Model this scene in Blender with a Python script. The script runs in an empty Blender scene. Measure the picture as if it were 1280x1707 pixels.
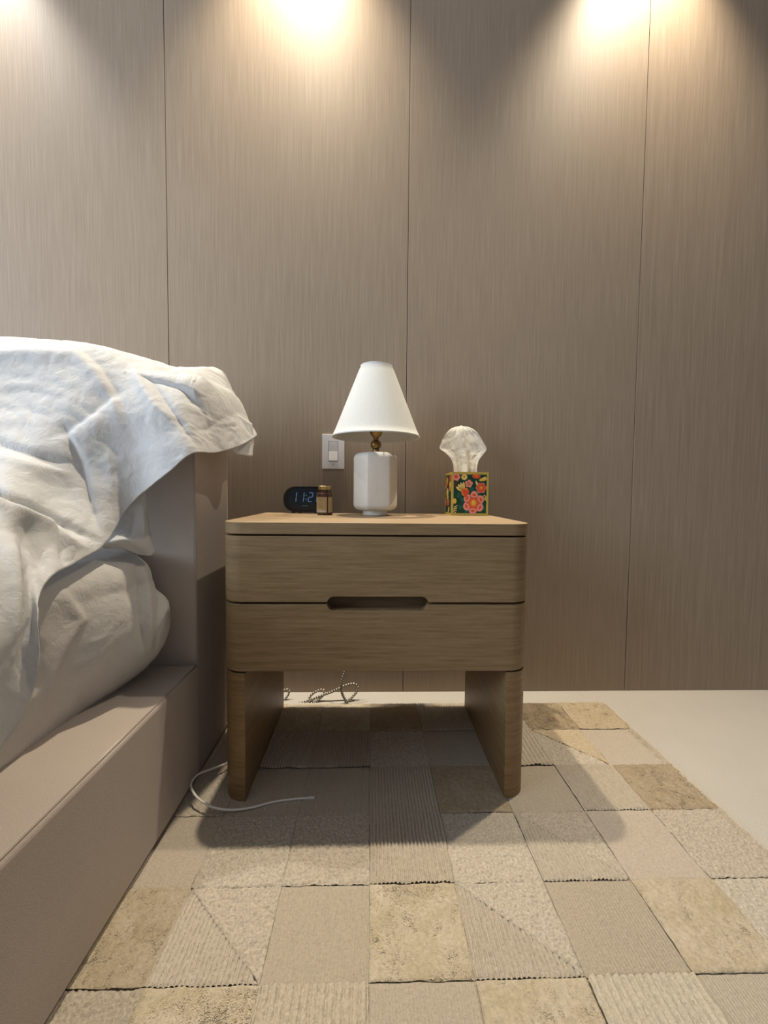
import bpy, bmesh, math, random
import numpy as np
from mathutils import Vector, Matrix, noise

# ------------------------------------------------------------------ camera, world, lights, exposure
scene = bpy.context.scene
F_PX, CAM_H = 688.17, 0.6703
RIGHT = Vector((0.99953096, -0.02917107, 0.0093226))
DOWN = Vector((0.00788609, -0.04897748, -0.99876875))
FWD = Vector((0.02959175, 0.9983738, -0.04872447))
EYE = Vector((0, 0, CAM_H))

cam_data = bpy.data.cameras.new('camera')
cam_data.sensor_fit = 'VERTICAL'
cam_data.sensor_height = 36.0
cam_data.lens = 36.0 * F_PX / 1707.0
cam_data.clip_start = 0.02
cam = bpy.data.objects.new('camera', cam_data)
scene.collection.objects.link(cam)
rm = Matrix((RIGHT, -DOWN, -FWD)).transposed().to_4x4()
cam.matrix_world = Matrix.Translation(EYE) @ rm
scene.camera = cam

scene.view_settings.view_transform = 'Standard'
scene.view_settings.look = 'None'
scene.view_settings.gamma = 1.0
scene.view_settings.use_curve_mapping = False
scene.view_settings.exposure = 0.0

world = bpy.data.worlds.new('room_daylight')
scene.world = world
world.use_nodes = True
world.node_tree.nodes['Background'].inputs[0].default_value = (0.90, 0.93, 1.0, 1)
world.node_tree.nodes['Background'].inputs[1].default_value = 0.24

CEIL_Z = 2.61
LAMP_Y = 1.255

def spot(name, x, power, color, size=82, blend=1.0):
    d = bpy.data.lights.new(name, 'SPOT')
    d.energy = power
    d.color = color
    d.spot_size = math.radians(size)
    d.spot_blend = blend
    d.shadow_soft_size = 0.022
    o = bpy.data.objects.new(name, d)
    o.location = (x, LAMP_Y, CEIL_Z - 0.01)
    scene.collection.objects.link(o)
    return o

spot('ceiling_spot', -0.235, 152, (1.0, 0.86, 0.64))
spot('ceiling_spot', 0.86, 152, (1.0, 0.86, 0.65))
spot('ceiling_spot', -1.30, 144, (1.0, 0.95, 0.87))

win = bpy.data.lights.new('window_daylight', 'AREA')
win.shape = 'RECTANGLE'
win.size, win.size_y = 1.8, 1.6
win.energy = 75
win.color = (0.77, 0.885, 1.0)
wo = bpy.data.objects.new('window_daylight', win)
wo.location = (-2.8, -0.5, 1.6)
wo.rotation_euler = (Vector((-0.2, 1.1, 0.7)) - Vector((-2.8, -0.5, 1.6))).to_track_quat('-Z', 'Y').to_euler()
scene.collection.objects.link(wo)

C = scene.collection.objects

# ------------------------------------------------------------------ helpers
def at(px, py, Y=None, Z=None, X=None):
    """the point of the room seen at that place of the frame, at depth Y (or height Z, or side X)"""
    d = FWD + RIGHT * ((px - 640) / F_PX) + DOWN * ((py - 853.5) / F_PX)
    if Y is not None: t = Y / d.y
    elif X is not None: t = X / d.x
    else: t = (Z - CAM_H) / d.z
    return EYE + d * t

def to_px(p):
    v = Vector(p) - EYE
    w = v.dot(FWD)
    return 640 + F_PX * v.dot(RIGHT) / w, 853.5 + F_PX * v.dot(DOWN) / w

def obj(name, verts, faces, mat, parent=None, smooth=False, loc=None):
    me = bpy.data.meshes.new(name)
    me.from_pydata([tuple(v) for v in verts], [], faces)
    me.update()
    if mat: me.materials.append(mat)
    if smooth:
        for p in me.polygons: p.use_smooth = True
    o = bpy.data.objects.new(name, me)
    if loc: o.location = loc
    C.link(o)
    if parent: o.parent = parent
    return o

def obj_bm(name, bm, mat, parent=None, smooth=False):
    me = bpy.data.meshes.new(name)
    bmesh.ops.recalc_face_normals(bm, faces=bm.faces[:])
    bm.to_mesh(me); bm.free()
    if mat: me.materials.append(mat)
    if smooth:
        for p in me.polygons: p.use_smooth = True
    o = bpy.data.objects.new(name, me)
    C.link(o)
    if parent: o.parent = parent
    return o

def thing(name, label, cat, loc=(0, 0, 0), rotz=0, group=None):
    o = bpy.data.objects.new(name, None)
    o.empty_display_size = 0.05
    o.location = loc
    o.rotation_euler = (0, 0, rotz)
    C.link(o)
    return tag(o, label, cat, group)

def tag(o, label, cat, group=None):
    o['label'] = label
    o['category'] = cat
    if group: o['group'] = group
    return o

def bevel(o, w, seg=2, ang=35):
    m = o.modifiers.new('bevel', 'BEVEL')
    m.width = w; m.segments = seg
    m.limit_method = 'ANGLE'; m.angle_limit = math.radians(ang)
    m.harden_normals = False
    return o

def smooth_by_angle(o, deg=35):
    me = o.data
    for p in me.polygons: p.use_smooth = True
    me.set_sharp_from_angle(angle=math.radians(deg))
    return o

def box_vf(x0, x1, y0, y1, z0, z1):
    v = [(x0, y0, z0), (x1, y0, z0), (x1, y1, z0), (x0, y1, z0), (x0, y0, z1), (x1, y0, z1), (x1, y1, z1), (x0, y1, z1)]
    f = [(0, 3, 2, 1), (4, 5, 6, 7), (0, 1, 5, 4), (1, 2, 6, 5), (2, 3, 7, 6), (3, 0, 4, 7)]
    return v, f

def box(name, x0, x1, y0, y1, z0, z1, mat, parent=None, bev=0, seg=2):
    o = obj(name, *box_vf(x0, x1, y0, y1, z0, z1), mat, parent)
    if bev:
        bevel(o, bev, seg); smooth_by_angle(o, 50)
    return o

def prism(name, outline, z0, z1, mat, parent=None, bev=0, seg=2):
    """outline: counter-clockwise (x, y) list"""
    n = len(outline)
    v = [(x, y, z0) for x, y in outline] + [(x, y, z1) for x, y in outline]
    f = [tuple(range(n - 1, -1, -1)), tuple(range(n, 2 * n))]
    f += [(i, (i + 1) % n, n + (i + 1) % n, n + i) for i in range(n)]
    o = obj(name, v, f, mat, parent)
    if bev: bevel(o, bev, seg, 40)
    return smooth_by_angle(o, 40)

def lathe(name, prof, mat, parent=None, n=48, center=(0, 0), shape=None, cap=True, sm=35):
    """prof: (r, z) from the bottom up; shape(angle) scales the radius"""
    v, f = [], []
    for r, z in prof:
        for i in range(n):
            a = 2 * math.pi * i / n
            k = shape(a) if shape else 1
            v.append((center[0] + r * k * math.cos(a), center[1] + r * k * math.sin(a), z))
    for j in range(len(prof) - 1):
        for i in range(n):
            i2 = (i + 1) % n
            f.append((j * n + i, j * n + i2, (j + 1) * n + i2, (j + 1) * n + i))
    if cap:
        f.append(tuple(range(n - 1, -1, -1)))
        m = (len(prof) - 1) * n
        f.append(tuple(range(m, m + n)))
    o = obj(name, v, f, mat, parent)
    return smooth_by_angle(o, sm)

def catmull(pts, n):
    P = [Vector(p) for p in pts]
    P = [P[0] * 2 - P[1]] + P + [P[-1] * 2 - P[-2]]
    out = []
    for i in range(1, len(P) - 2):
        for k in range(n):
            t = k / n
            out.append(0.5 * ((2 * P[i]) + (P[i + 1] - P[i - 1]) * t + (2 * P[i - 1] - 5 * P[i] + 4 * P[i + 1] - P[i + 2]) * t * t
                              + (3 * P[i] - P[i - 1] - 3 * P[i + 1] + P[i + 2]) * t ** 3))
    out.append(P[-2])
    return out

def tube(name, pts, r, mat, parent=None, n=10, sub=12, uv_len=0.004):
    path = catmull(pts, sub)
    v, f, vv = [], [], []
    up = Vector((0, 0, 1)); L = 0; side = None
    for i, p in enumerate(path):
        t = (path[min(i + 1, len(path) - 1)] - path[max(i - 1, 0)]).normalized()
        if side is None:
            side = t.cross(up if abs(t.z) < .95 else Vector((1, 0, 0))).normalized()
        side = (side - t * side.dot(t)).normalized()
        nn = t.cross(side)
        if i: L += (p - path[i - 1]).length
        for k in range(n):
            a = 2 * math.pi * k / n
            v.append(p + (side * math.cos(a) + nn * math.sin(a)) * r)
        vv.append(L / uv_len)
    for i in range(len(path) - 1):
        for k in range(n):
            f.append((i * n + k, i * n + (k + 1) % n, (i + 1) * n + (k + 1) % n, (i + 1) * n + k))
    m = len(path) - 1
    f.append(tuple(range(n - 1, -1, -1))); f.append(tuple(m * n + k for k in range(n)))
    o = obj(name, v, f, mat, parent, smooth=True)
    uv = o.data.uv_layers.new(name='UVMap')
    nf = m * n
    for fi in range(nf):
        i, k = divmod(fi, n)
        p = o.data.polygons[fi]
        for li, (a, b) in zip(p.loop_indices, ((i, k), (i, k + 1), (i + 1, k + 1), (i + 1, k))):
            uv.data[li].uv = (b / n * 4, vv[a])
    return o

# ------------------------------------------------------------------ materials
def new_mat(name, rough=0.6, spec=0.3):
    m = bpy.data.materials.new(name); m.use_nodes = True
    nt = m.node_tree
    b = nt.nodes['Principled BSDF']
    b.inputs['Roughness'].default_value = rough
    b.inputs['Specular IOR Level'].default_value = spec
    return m, nt, b

def N(nt, typ, **kw):
    n = nt.nodes.new(typ)
    for k, v in kw.items():
        if k in n.inputs: n.inputs[k].default_value = v
        else: setattr(n, k, v)
    return n

def coords(nt, scale, kind='Object', per_object=False):
    tc = N(nt, 'ShaderNodeTexCoord')
    mp = N(nt, 'ShaderNodeMapping')
    mp.inputs['Scale'].default_value = scale
    nt.links.new(tc.outputs[kind], mp.inputs['Vector'])
    if per_object:
        oi = N(nt, 'ShaderNodeObjectInfo')
        mu = N(nt, 'ShaderNodeMath', operation='MULTIPLY'); mu.inputs[1].default_value = 37.0
        nt.links.new(oi.outputs['Random'], mu.inputs[0])
        cb = N(nt, 'ShaderNodeCombineXYZ')
        for k in range(3): nt.links.new(mu.outputs[0], cb.inputs[k])
        nt.links.new(cb.outputs[0], mp.inputs['Location'])
    return mp.outputs['Vector']

def ramp(nt, fac, stops):
    r = N(nt, 'ShaderNodeValToRGB')
    e = r.color_ramp.elements
    while len(e) < len(stops): e.new(0.5)
    for el, (p, c) in zip(e, stops):
        el.position = p; el.color = (*c, 1)
    nt.links.new(fac, r.inputs['Fac'])
    return r.outputs['Color']

def mix(nt, a, b, fac, mode='MIX'):
    m = N(nt, 'ShaderNodeMix', data_type='RGBA', blend_type=mode)
    m.inputs['Factor'].default_value = fac if not hasattr(fac, 'links') else 0.5
    if hasattr(fac, 'links'): nt.links.new(fac, m.inputs['Factor'])
    for i, x in ((6, a), (7, b)):
        if hasattr(x, 'links'): nt.links.new(x, m.inputs[i])
        else: m.inputs[i].default_value = (*x, 1)
    return m.outputs[2]

def bump(nt, b, h, strength=0.3, dist=0.001):
    bp = N(nt, 'ShaderNodeBump')
    bp.inputs['Strength'].default_value = strength
    bp.inputs['Distance'].default_value = dist
    nt.links.new(h, bp.inputs['Height'])
    nt.links.new(bp.outputs[0], b.inputs['Normal'])

def grain(name, scale, cols, rough=0.5, spec=0.3, detail_scale=None, strength=0.25, per_object=True, fleck=0.35):
    m, nt, b = new_mat(name, rough, spec)
    v = coords(nt, scale, per_object=per_object)
    n1 = N(nt, 'ShaderNodeTexNoise', Scale=1.0, Detail=5.0, Roughness=0.6)
    nt.links.new(v, n1.inputs['Vector'])
    c = ramp(nt, n1.outputs['Fac'], [(0.32, cols[0]), (0.5, cols[1]), (0.68, cols[2])])
    v2 = coords(nt, detail_scale or tuple(s * 4 for s in scale), per_object=per_object)
    n2 = N(nt, 'ShaderNodeTexNoise', Scale=1.0, Detail=3.0, Roughness=0.65)
    nt.links.new(v2, n2.inputs['Vector'])
    f2 = ramp(nt, n2.outputs['Fac'], [(0.35, (0.62, 0.6, 0.58)), (0.55, (1, 1, 1))])
    c = mix(nt, c, f2, fleck, 'MULTIPLY')
    nt.links.new(c, b.inputs['Base Color'])
    bump(nt, b, n2.outputs['Fac'], strength, 0.0006)
    return m

def plain(name, col, rough=0.5, spec=0.3, metal=0, bump_scale=0, bs=0.2, var=0.0):
    m, nt, b = new_mat(name, rough, spec)
    b.inputs['Metallic'].default_value = metal
    b.inputs['Base Color'].default_value = (*col, 1)
    if var or bump_scale:
        n = N(nt, 'ShaderNodeTexNoise', Scale=bump_scale or 40.0, Detail=3.0)
        nt.links.new(coords(nt, (1, 1, 1)), n.inputs['Vector'])
        if var:
            c = ramp(nt, n.outputs['Fac'], [(0.3, tuple(x * (1 - var) for x in col)), (0.7, tuple(min(1, x * (1 + var)) for x in col))])
            nt.links.new(c, b.inputs['Base Color'])
        if bump_scale: bump(nt, b, n.outputs['Fac'], bs, 0.001)
    return m

M = {}
M['panel'] = grain('taupe_wood_veneer', (260, 20, 5.0), ((0.292, 0.226, 0.166), (0.326, 0.254, 0.190), (0.368, 0.291, 0.222)), 0.55, 0.25, (700, 60, 9), 0.2, fleck=0.17)
M['oak'] = grain('oak_side_grain_shaded', (9, 9, 170), ((0.215, 0.146, 0.076), (0.262, 0.181, 0.098), (0.305, 0.216, 0.122)), 0.5, 0.3, (26, 26, 620), 0.25, per_object=False)  # same oak kept darker: shade of the upright faces put into the colour
M['oak_top_lit'] = grain('oak_top_grain_lit', (7, 130, 40), ((0.350, 0.250, 0.152), (0.400, 0.290, 0.180), (0.450, 0.330, 0.210)), 0.45, 0.35, (22, 500, 80), 0.2, per_object=False)  # same oak made lighter: spotlight on the top put into the colour
M['oak_leg'] = grain('oak_leg_grain', (9, 9, 120), ((0.205, 0.130, 0.060), (0.250, 0.163, 0.080), (0.295, 0.198, 0.102)), 0.45, 0.35, (26, 26, 420), 0.25, per_object=False)
M['gap'] = plain('shadow_gap_dark', (0.03, 0.022, 0.016), 0.8)  # near-black colour standing in for shade in the gap above the legs
M['backing'] = plain('wall_backing', (0.05, 0.04, 0.033), 0.9)

def weave(name, col, scale=900, strength=0.35, var=0.08, rough=0.85, sheen=0.0):
    m, nt, b = new_mat(name, rough, 0.15)
    v = coords(nt, (1, 1, 1))
    n = N(nt, 'ShaderNodeTexNoise', Scale=scale, Detail=2.0)
    nt.links.new(v, n.inputs['Vector'])
    n2 = N(nt, 'ShaderNodeTexNoise', Scale=7.0, Detail=3.0)
    nt.links.new(v, n2.inputs['Vector'])
    c1 = ramp(nt, n.outputs['Fac'], [(0.3, tuple(x * (1 - var * 2) for x in col)), (0.7, tuple(min(1, x * (1 + var * 2)) for x in col))])
    c2 = ramp(nt, n2.outputs['Fac'], [(0.3, (1 - var,) * 3), (0.7, (1, 1, 1))])
    nt.links.new(mix(nt, c1, c2, 1.0, 'MULTIPLY'), b.inputs['Base Color'])
    if sheen: b.inputs['Sheen Weight'].default_value = sheen
    bump(nt, b, n.outputs['Fac'], strength, 0.0006)
    return m

M['uphol'] = weave('taupe_upholstery', (0.465, 0.402, 0.363), 700, 0.35, 0.06, 0.9, 0.15)
M['piping'] = weave('taupe_piping', (0.41, 0.352, 0.316), 900, 0.3, 0.05)
M['floor'] = weave('beige_floor_carpet', (0.510, 0.482, 0.445), 420, 0.5, 0.05, 0.95)

def cloth_mat(name, col):
    m, nt, b = new_mat(name, 0.8, 0.2)
    v = coords(nt, (1, 1, 1))
    n = N(nt, 'ShaderNodeTexNoise', Scale=55.0, Detail=6.0, Roughness=0.62, Distortion=0.6)
    nt.links.new(v, n.inputs['Vector'])
    n2 = N(nt, 'ShaderNodeTexNoise', Scale=1300.0, Detail=1.0)
    rg = N(nt, 'ShaderNodeTexNoise', Scale=17.0, Detail=5.0, Roughness=0.55, Distortion=0.8)
    rg.noise_type = 'RIDGED_MULTIFRACTAL'
    nt.links.new(v, rg.inputs['Vector'])
    sm_ = N(nt, 'ShaderNodeMath', operation='MULTIPLY_ADD'); sm_.inputs[1].default_value = 0.35
    nt.links.new(rg.outputs['Fac'], sm_.inputs[0]); nt.links.new(n.outputs['Fac'], sm_.inputs[2])
    nt.links.new(v, n2.inputs['Vector'])
    b.inputs['Base Color'].default_value = (*col, 1)
    ma = N(nt, 'ShaderNodeMath', operation='MULTIPLY_ADD')
    ma.inputs[1].default_value = 0.12
    nt.links.new(n2.outputs['Fac'], ma.inputs[0]); nt.links.new(sm_.outputs[0], ma.inputs[2])
    bump(nt, b, ma.outputs[0], 0.55, 0.0042)
    tr = N(nt, 'ShaderNodeBsdfTranslucent'); tr.inputs[0].default_value = (*col, 1)
    ms = N(nt, 'ShaderNodeMixShader'); ms.inputs[0].default_value = 0.14
    out = nt.nodes['Material Output']
    nt.links.new(b.outputs[0], ms.inputs[1]); nt.links.new(tr.outputs[0], ms.inputs[2])
    nt.links.new(ms.outputs[0], out.inputs[0])
    return m

M['sheet'] = cloth_mat('white_cotton_sheet', (0.70, 0.70, 0.705))
M['sheet2'] = cloth_mat('white_cotton_cover', (0.66, 0.64, 0.62))

# ------------------------------------------------------------------ the setting
WALL_Y = 1.3536
floor_o = obj('floor', [(-3.2, -3.0, 0), (3.2, -3.0, 0), (3.2, WALL_Y + .03, 0), (-3.2, WALL_Y + .03, 0)], [(0, 1, 2, 3)], M['floor'])
floor_o['kind'] = 'structure'
ceiling = box('ceiling', -3.2, 3.2, -3.0, WALL_Y + .06, CEIL_Z, CEIL_Z + .1, plain('ceiling_paint', (0.75, 0.74, 0.72), 0.9))
ceiling['kind'] = 'structure'
wall = box('wall_back', -3.2, 3.2, WALL_Y + .018, WALL_Y + .06, 0, CEIL_Z, M['backing'])
wall['kind'] = 'structure'
edges = [-0.648 + 0.7573 * k for k in range(-3, 5)]
seams = [-3.2] + [e for e in edges if e > -3.1] + [3.2]
for a, b in zip(seams[:-1], seams[1:]):
    g = 0.0009
    v, f = box_vf(-(b - a) / 2 + g, (b - a) / 2 - g, 0, .018, 0.0008, CEIL_Z)
    p = obj('panel', v, f, M['panel'], wall)
    p.location = ((a + b) / 2, WALL_Y, 0)
    bevel(p, 0.0007, 1)
wr = box('wall_right', 3.2, 3.3, -3.0, WALL_Y + .06, 0, CEIL_Z, plain('right_wall_paint', (0.42, 0.37, 0.32), 0.9))
wr['kind'] = 'structure'

# ------------------------------------------------------------------ rug of square patches
def rug_mat(name, c, var, scale, rib=0, mottled=0, c2=None):
    m, nt, b = new_mat(name, 0.95, 0.1)
    b.inputs['Sheen Weight'].default_value = 0.15
    v = coords(nt, (1, 1, 1), per_object=True)
    n = N(nt, 'ShaderNodeTexNoise', Scale=scale, Detail=4.0, Roughness=0.7)
    nt.links.new(v, n.inputs['Vector'])
    col = ramp(nt, n.outputs['Fac'], [(0.3, tuple(x * (1 - var) for x in c)), (0.7, tuple(min(1, x * (1 + var)) for x in c))])
    if mottled:
        n2 = N(nt, 'ShaderNodeTexNoise', Scale=22.0, Detail=5.0, Roughness=0.65, Distortion=0.8)
        nt.links.new(v, n2.inputs['Vector'])
        col = mix(nt, col, ramp(nt, n2.outputs['Fac'], [(0.35, c2), (0.66, (1, 1, 1))]), mottled, 'MULTIPLY')
    oi = N(nt, 'ShaderNodeObjectInfo')
    tone = ramp(nt, oi.outputs['Random'], [(0, (0.92, 0.90, 0.88)), (1, (1, 1, 1))])
    col = mix(nt, col, tone, 1.0, 'MULTIPLY')
    nt.links.new(col, b.inputs['Base Color'])
    h = n.outputs['Fac']
    if rib:
        v2 = coords(nt, (1, 1, 1))
        nd = N(nt, 'ShaderNodeTexWave', wave_type='BANDS', bands_direction='X', wave_profile='SIN')
        nd.inputs['Scale'].default_value = rib; nd.inputs['Distortion'].default_value = 1.2
        nd.inputs['Detail'].default_value = 2; nd.inputs['Detail Scale'].default_value = 3.0
        nt.links.new(v2, nd.inputs['Vector'])
        ad = N(nt, 'ShaderNodeMath', operation='MULTIPLY_ADD')
        ad.inputs[1].default_value = 0.35
        nt.links.new(nd.outputs['Fac'], ad.inputs[0]); nt.links.new(h, ad.inputs[2])
        h = ad.outputs[0]
    bump(nt, b, h, 1.0, 0.0024)
    return m

RM = {
    'flat': rug_mat('rug_flat_weave', (0.520, 0.462, 0.380), 0.15, 260, rib=70),
    'fine': rug_mat('rug_fine_rib', (0.500, 0.440, 0.356), 0.18, 300, rib=62),
    'rib': rug_mat('rug_wide_rib', (0.590, 0.532, 0.440), 0.18, 260),
    'grib': rug_mat('rug_grey_rib', (0.545, 0.488, 0.405), 0.18, 260),
    'loop': rug_mat('rug_loop_pile', (0.541, 0.486, 0.410), 0.30, 240),
    'pink': rug_mat('rug_pink_flat', (0.525, 0.460, 0.388), 0.15, 250),
    'plush': rug_mat('rug_olive_plush', (0.570, 0.505, 0.402), 0.18, 190, mottled=0.7, c2=(0.76, 0.72, 0.60)),
    'brown': rug_mat('rug_brown_plush', (0.428, 0.353, 0.256), 0.22, 190, mottled=0.6, c2=(0.78, 0.71, 0.6)),
    'tan': rug_mat('rug_tan_plush', (0.551, 0.464, 0.343), 0.22, 200, mottled=0.4, c2=(0.85, 0.78, 0.68)),
}
XS = [-0.596, -0.447, -0.298, -0.146, 0.001, 0.146, 0.299, 0.451, 0.592, 0.738]
YS = [1.262, 1.116, 0.965, 0.821, 0.667, 0.527, 0.382, 0.236, 0.090, -0.056, -0.204]
RZ = 0.0035
rug = thing('patchwork_rug', 'beige and brown patchwork area rug of square textured patches under the nightstand', 'rug', (0, 0, 0))
box('rug_backing', XS[0] + .004, XS[-1] - .004, YS[-1] + .004, YS[0] - .004, 0.0003, 0.0032, plain('rug_backing_weave', (0.44, 0.38, 0.30), 0.95), rug)

def relief(kind, x, y, seed):
    n = noise.noise
    if kind == 'rib':
        w = 0.0012 * n((x * 40, y * 25, seed)); return 0.0052 * abs(math.sin(math.pi * (x + w) / 0.0108)) ** .7 + 0.0014 * n((x * 300, y * 160, seed))
    if kind == 'grib':
        w = 0.0012 * n((x * 40, y * 25, seed)); return 0.0042 * abs(math.sin(math.pi * (x + w) / 0.0070)) ** .8 + 0.0015 * n((x * 300, y * 160, seed))
    if kind == 'fine':
        w = 0.0008 * n((x * 40, y * 25, seed)); return 0.0014 * abs(math.sin(math.pi * (x + w) / 0.0052)) + 0.0006 * n((x * 300, y * 120, seed))
    if kind == 'loop':
        return 0.0030 * n((x * 230, y * 230, seed)) + 0.0006 * n((x * 60, y * 60, seed)) + 0.0008
    if kind in ('plush', 'brown', 'tan'):
        return 0.0015 * n((x * 130, y * 90, seed)) + 0.0014 * n((x * 35, y * 28, seed)) + 0.0010
    return 0.0004 * n((x * 150, y * 100, seed))

rnd = random.Random(4)
def patch(x0, x1, y0, y1, kind, res, poly=None, side=0, ragged=0.0, visible=True):
    """a square of rug; poly = (ax, ay, bx, by) cuts it along a diagonal, side picks the half"""
    seed = rnd.random() * 50
    nx, ny = (res * 2 if visible and kind in ('rib', 'grib') else res), res
    g = 0.0002
    vs, fs = [], []
    deep = rnd.choice((.35, .6, .75, .85))
    lift = rnd.uniform(-0.0004, 0.0009) + (0.0012 if kind in ('plush', 'brown', 'tan', 'rib') else 0)
    for j in range(ny + 1):
        for i in range(nx + 1):
            u, v = i / nx, j / ny
            x = x0 + g + (x1 - x0 - 2 * g) * u
            y = y0 + g + (y1 - y0 - 2 * g) * v
            ew = 0.0007
            x += ew * noise.noise((y * 30, x0 * 9, 1.5)) + ew * .6 * noise.noise((y * 110, x * 9, 2.5))
            y += ew * noise.noise((x * 30, y0 * 9, 4.5)) + ew * .6 * noise.noise((x * 110, y * 9, 7.5))
            e = min(u, 1 - u) * (x1 - x0); e2 = min(v, 1 - v) * (y1 - y0)
            d = min(e, e2)
            if poly is not None:
                ax, ay, bx, by = poly
                L = math.hypot(bx - ax, by - ay)
                dd = ((x - ax) * (by - ay) - (y - ay) * (bx - ax)) / L * side + .0016 * side * noise.noise((x * 45, 3.0, 8.0)) + .001 * side * noise.noise((x * 160, 3.0, 1.0))
                d = min(d, dd)
                if dd < 0:                       # pull vertices beyond the cut back onto it
                    nxv, nyv = (by - ay) / L * side, -(bx - ax) / L * side
                    x -= nxv * (dd - .0005); y -= nyv * (dd - .0005)
            fall = max(0.0, min(1.0, d / 0.0028))
            dl = min(1, max(.45, deep + .5 * noise.noise((x * 38, y * 38, 6.1)))) if visible else 1
            fall = fall * fall * (3 - 2 * fall)
            z = RZ + 0.0003 + (dl + (1 - dl) * fall) * (0.0022 + lift + relief(kind, x, y, seed))
            if ragged and u > .8:
                x += ragged * (u - .8) / .2 * noise.noise((y * 90, seed, 3.3)) + ragged * .7 * (u - .8) / .2 * noise.noise((y * 300, seed, 9.3))
            vs.append((x, y, max(z, RZ + .0002)))
    for j in range(ny):
        for i in range(nx):
            a = j * (nx + 1) + i
            fs.append((a, a + 1, a + nx + 2, a + nx + 1))
    if poly is not None:
        ax, ay, bx, by = poly
        keep = []
        for f in fs:
            P = [vs[k] for k in f]
            area = abs((P[2][0] - P[0][0]) * (P[3][1] - P[1][1]) - (P[2][1] - P[0][1]) * (P[3][0] - P[1][0]))
            if area > 1e-9: keep.append(f)
        used = sorted({k for f in keep for k in f}); mp = {k: i for i, k in enumerate(used)}
        vs = [vs[k] for k in used]; fs = [tuple(mp[k] for k in f) for f in keep]
    cx, cy = (x0 + x1) / 2, (y0 + y1) / 2
    o = obj('patch', [(x - cx, y - cy, z) for x, y, z in vs], fs, RM[kind], rug, smooth=True, loc=(cx, cy, 0))
    return o

# rows from the wall towards the viewer, columns from the bed to the open floor; 'a/b' is a patch cut in two
KINDS = [
    ['flat', 'fine', 'plush', 'plush', 'brown', 'grib', 'loop', 'brown', 'tan'],
    ['loop', 'flat', 'grib', 'grib', 'loop', 'flat', 'rib', 'loop/tan', 'pink'],
    ['fine', 'loop', 'flat', 'fine', 'grib', 'brown', 'flat', 'grib', 'brown'],
    ['flat', 'pink', 'loop', 'loop', 'grib', 'loop', 'grib/loop', 'pink', 'loop'],
    ['loop', 'plush', 'grib/loop', 'flat', 'plush', 'grib/loop', 'fine', 'plush', 'loop'],
    ['flat', 'loop', 'plush', 'rib', 'flat', 'plush', 'rib', 'flat', 'pink'],
    ['loop', 'grib', 'flat', 'loop', 'plush', 'fine', 'loop', 'brown', 'grib'],
    ['pink', 'plush', 'grib', 'fine', 'loop', 'pink', 'plush', 'flat', 'loop'],
    ['fine', 'loop', 'flat', 'plush', 'grib', 'loop', 'flat', 'rib', 'pink'],
    ['loop', 'flat', 'rib', 'loop', 'flat', 'brown', 'loop', 'grib', 'plush'],
]
LOW = 1
for r, row in enumerate(KINDS):
    for c, k in enumerate(row):
        x0, x1, y0, y1 = XS[c], XS[c + 1], YS[r + 1], YS[r]
        visible = r <= 5 and c >= 1
        res = (62 if r < 3 else 84) if visible else 14
        rag = 0.010 if (c == 8 and k in ('brown', 'tan', 'loop')) else (0.004 if c == 8 else 0)
        if '/' in k:
            lo, hi = k.split('/')
            poly = (x0, y1, x1, y0)                      # cut from far left to near right
            patch(x0, x1, y0, y1, lo, res, poly, LOW, visible=visible)
            patch(x0, x1, y0, y1, hi, res, poly, -LOW, rag, visible)
        else:
            patch(x0, x1, y0, y1, k, res, ragged=rag, visible=visible)

PM = {k: rug_mat('rug_pile_' + k, c, 0.12, 150) for k, c in {'plush': (0.70, 0.63, 0.505), 'brown': (0.60, 0.50, 0.37), 'tan': (0.68, 0.565, 0.40), 'rib': (0.68, 0.61, 0.50)}.items()}
# cut pile: short leaning tufts on the plush patches and a frayed fringe along the open edge
def pile(name, x0, x1, y0, y1, count, hgt, base, mat, seed, edge=False):
    g = np.random.default_rng(seed)
    x = g.uniform(x0, x1, count); y = g.uniform(y0, y1, count)
    if edge: x = x1 - np.abs(g.normal(0, (x1 - x0) * .5, count))
    cl = np.array([noise.noise((a * 60, b * 40, seed)) for a, b in zip(x, y)])
    ang = cl * 1.6 + g.uniform(-.9, .9, count) - 1.4
    lean = hgt * g.uniform(.5, 1.3, count) * (1.7 if edge else 1)
    if edge: ang = g.normal(-.3, .7, count)
    h = hgt * g.uniform(.5, 1.0, count) * (.45 if edge else 1)
    w = .00055
    dx, dy = np.cos(ang), np.sin(ang)
    z0 = np.full(count, base)
    A = np.stack([x - dy * w, y + dx * w, z0], 1); B = np.stack([x + dy * w, y - dx * w, z0], 1)
    Cc = np.stack([x + dx * lean * .45 + dy * w * .8, y + dy * lean * .45 - dx * w * .8, z0 + h * .75], 1)
    D = np.stack([x + dx * lean * .45 - dy * w * .8, y + dy * lean * .45 + dx * w * .8, z0 + h * .75], 1)
    T = np.stack([x + dx * lean, y + dy * lean, z0 + h], 1)
    v = np.concatenate([A, B, Cc, D, T]).tolist(); n = count
    f = [(i, n + i, 2 * n + i, 3 * n + i) for i in range(n)] + [(3 * n + i, 2 * n + i, 4 * n + i) for i in range(n)]
    o = obj(name, v, f, mat, rug)
    o['kind'] = 'stuff'
    return o
for r, row in enumerate(KINDS):
    for c, k in enumerate(row):
        if r <= 5 and c >= 1 and k in ('plush', 'brown', 'tan') :
            pile('wool_pile', XS[c] + .002, XS[c + 1] - .002, YS[r + 1] + .002, YS[r] - .002, 4500 if r < 3 else 7500, .0030, RZ + .0030, PM[k], r * 13 + c)
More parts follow.
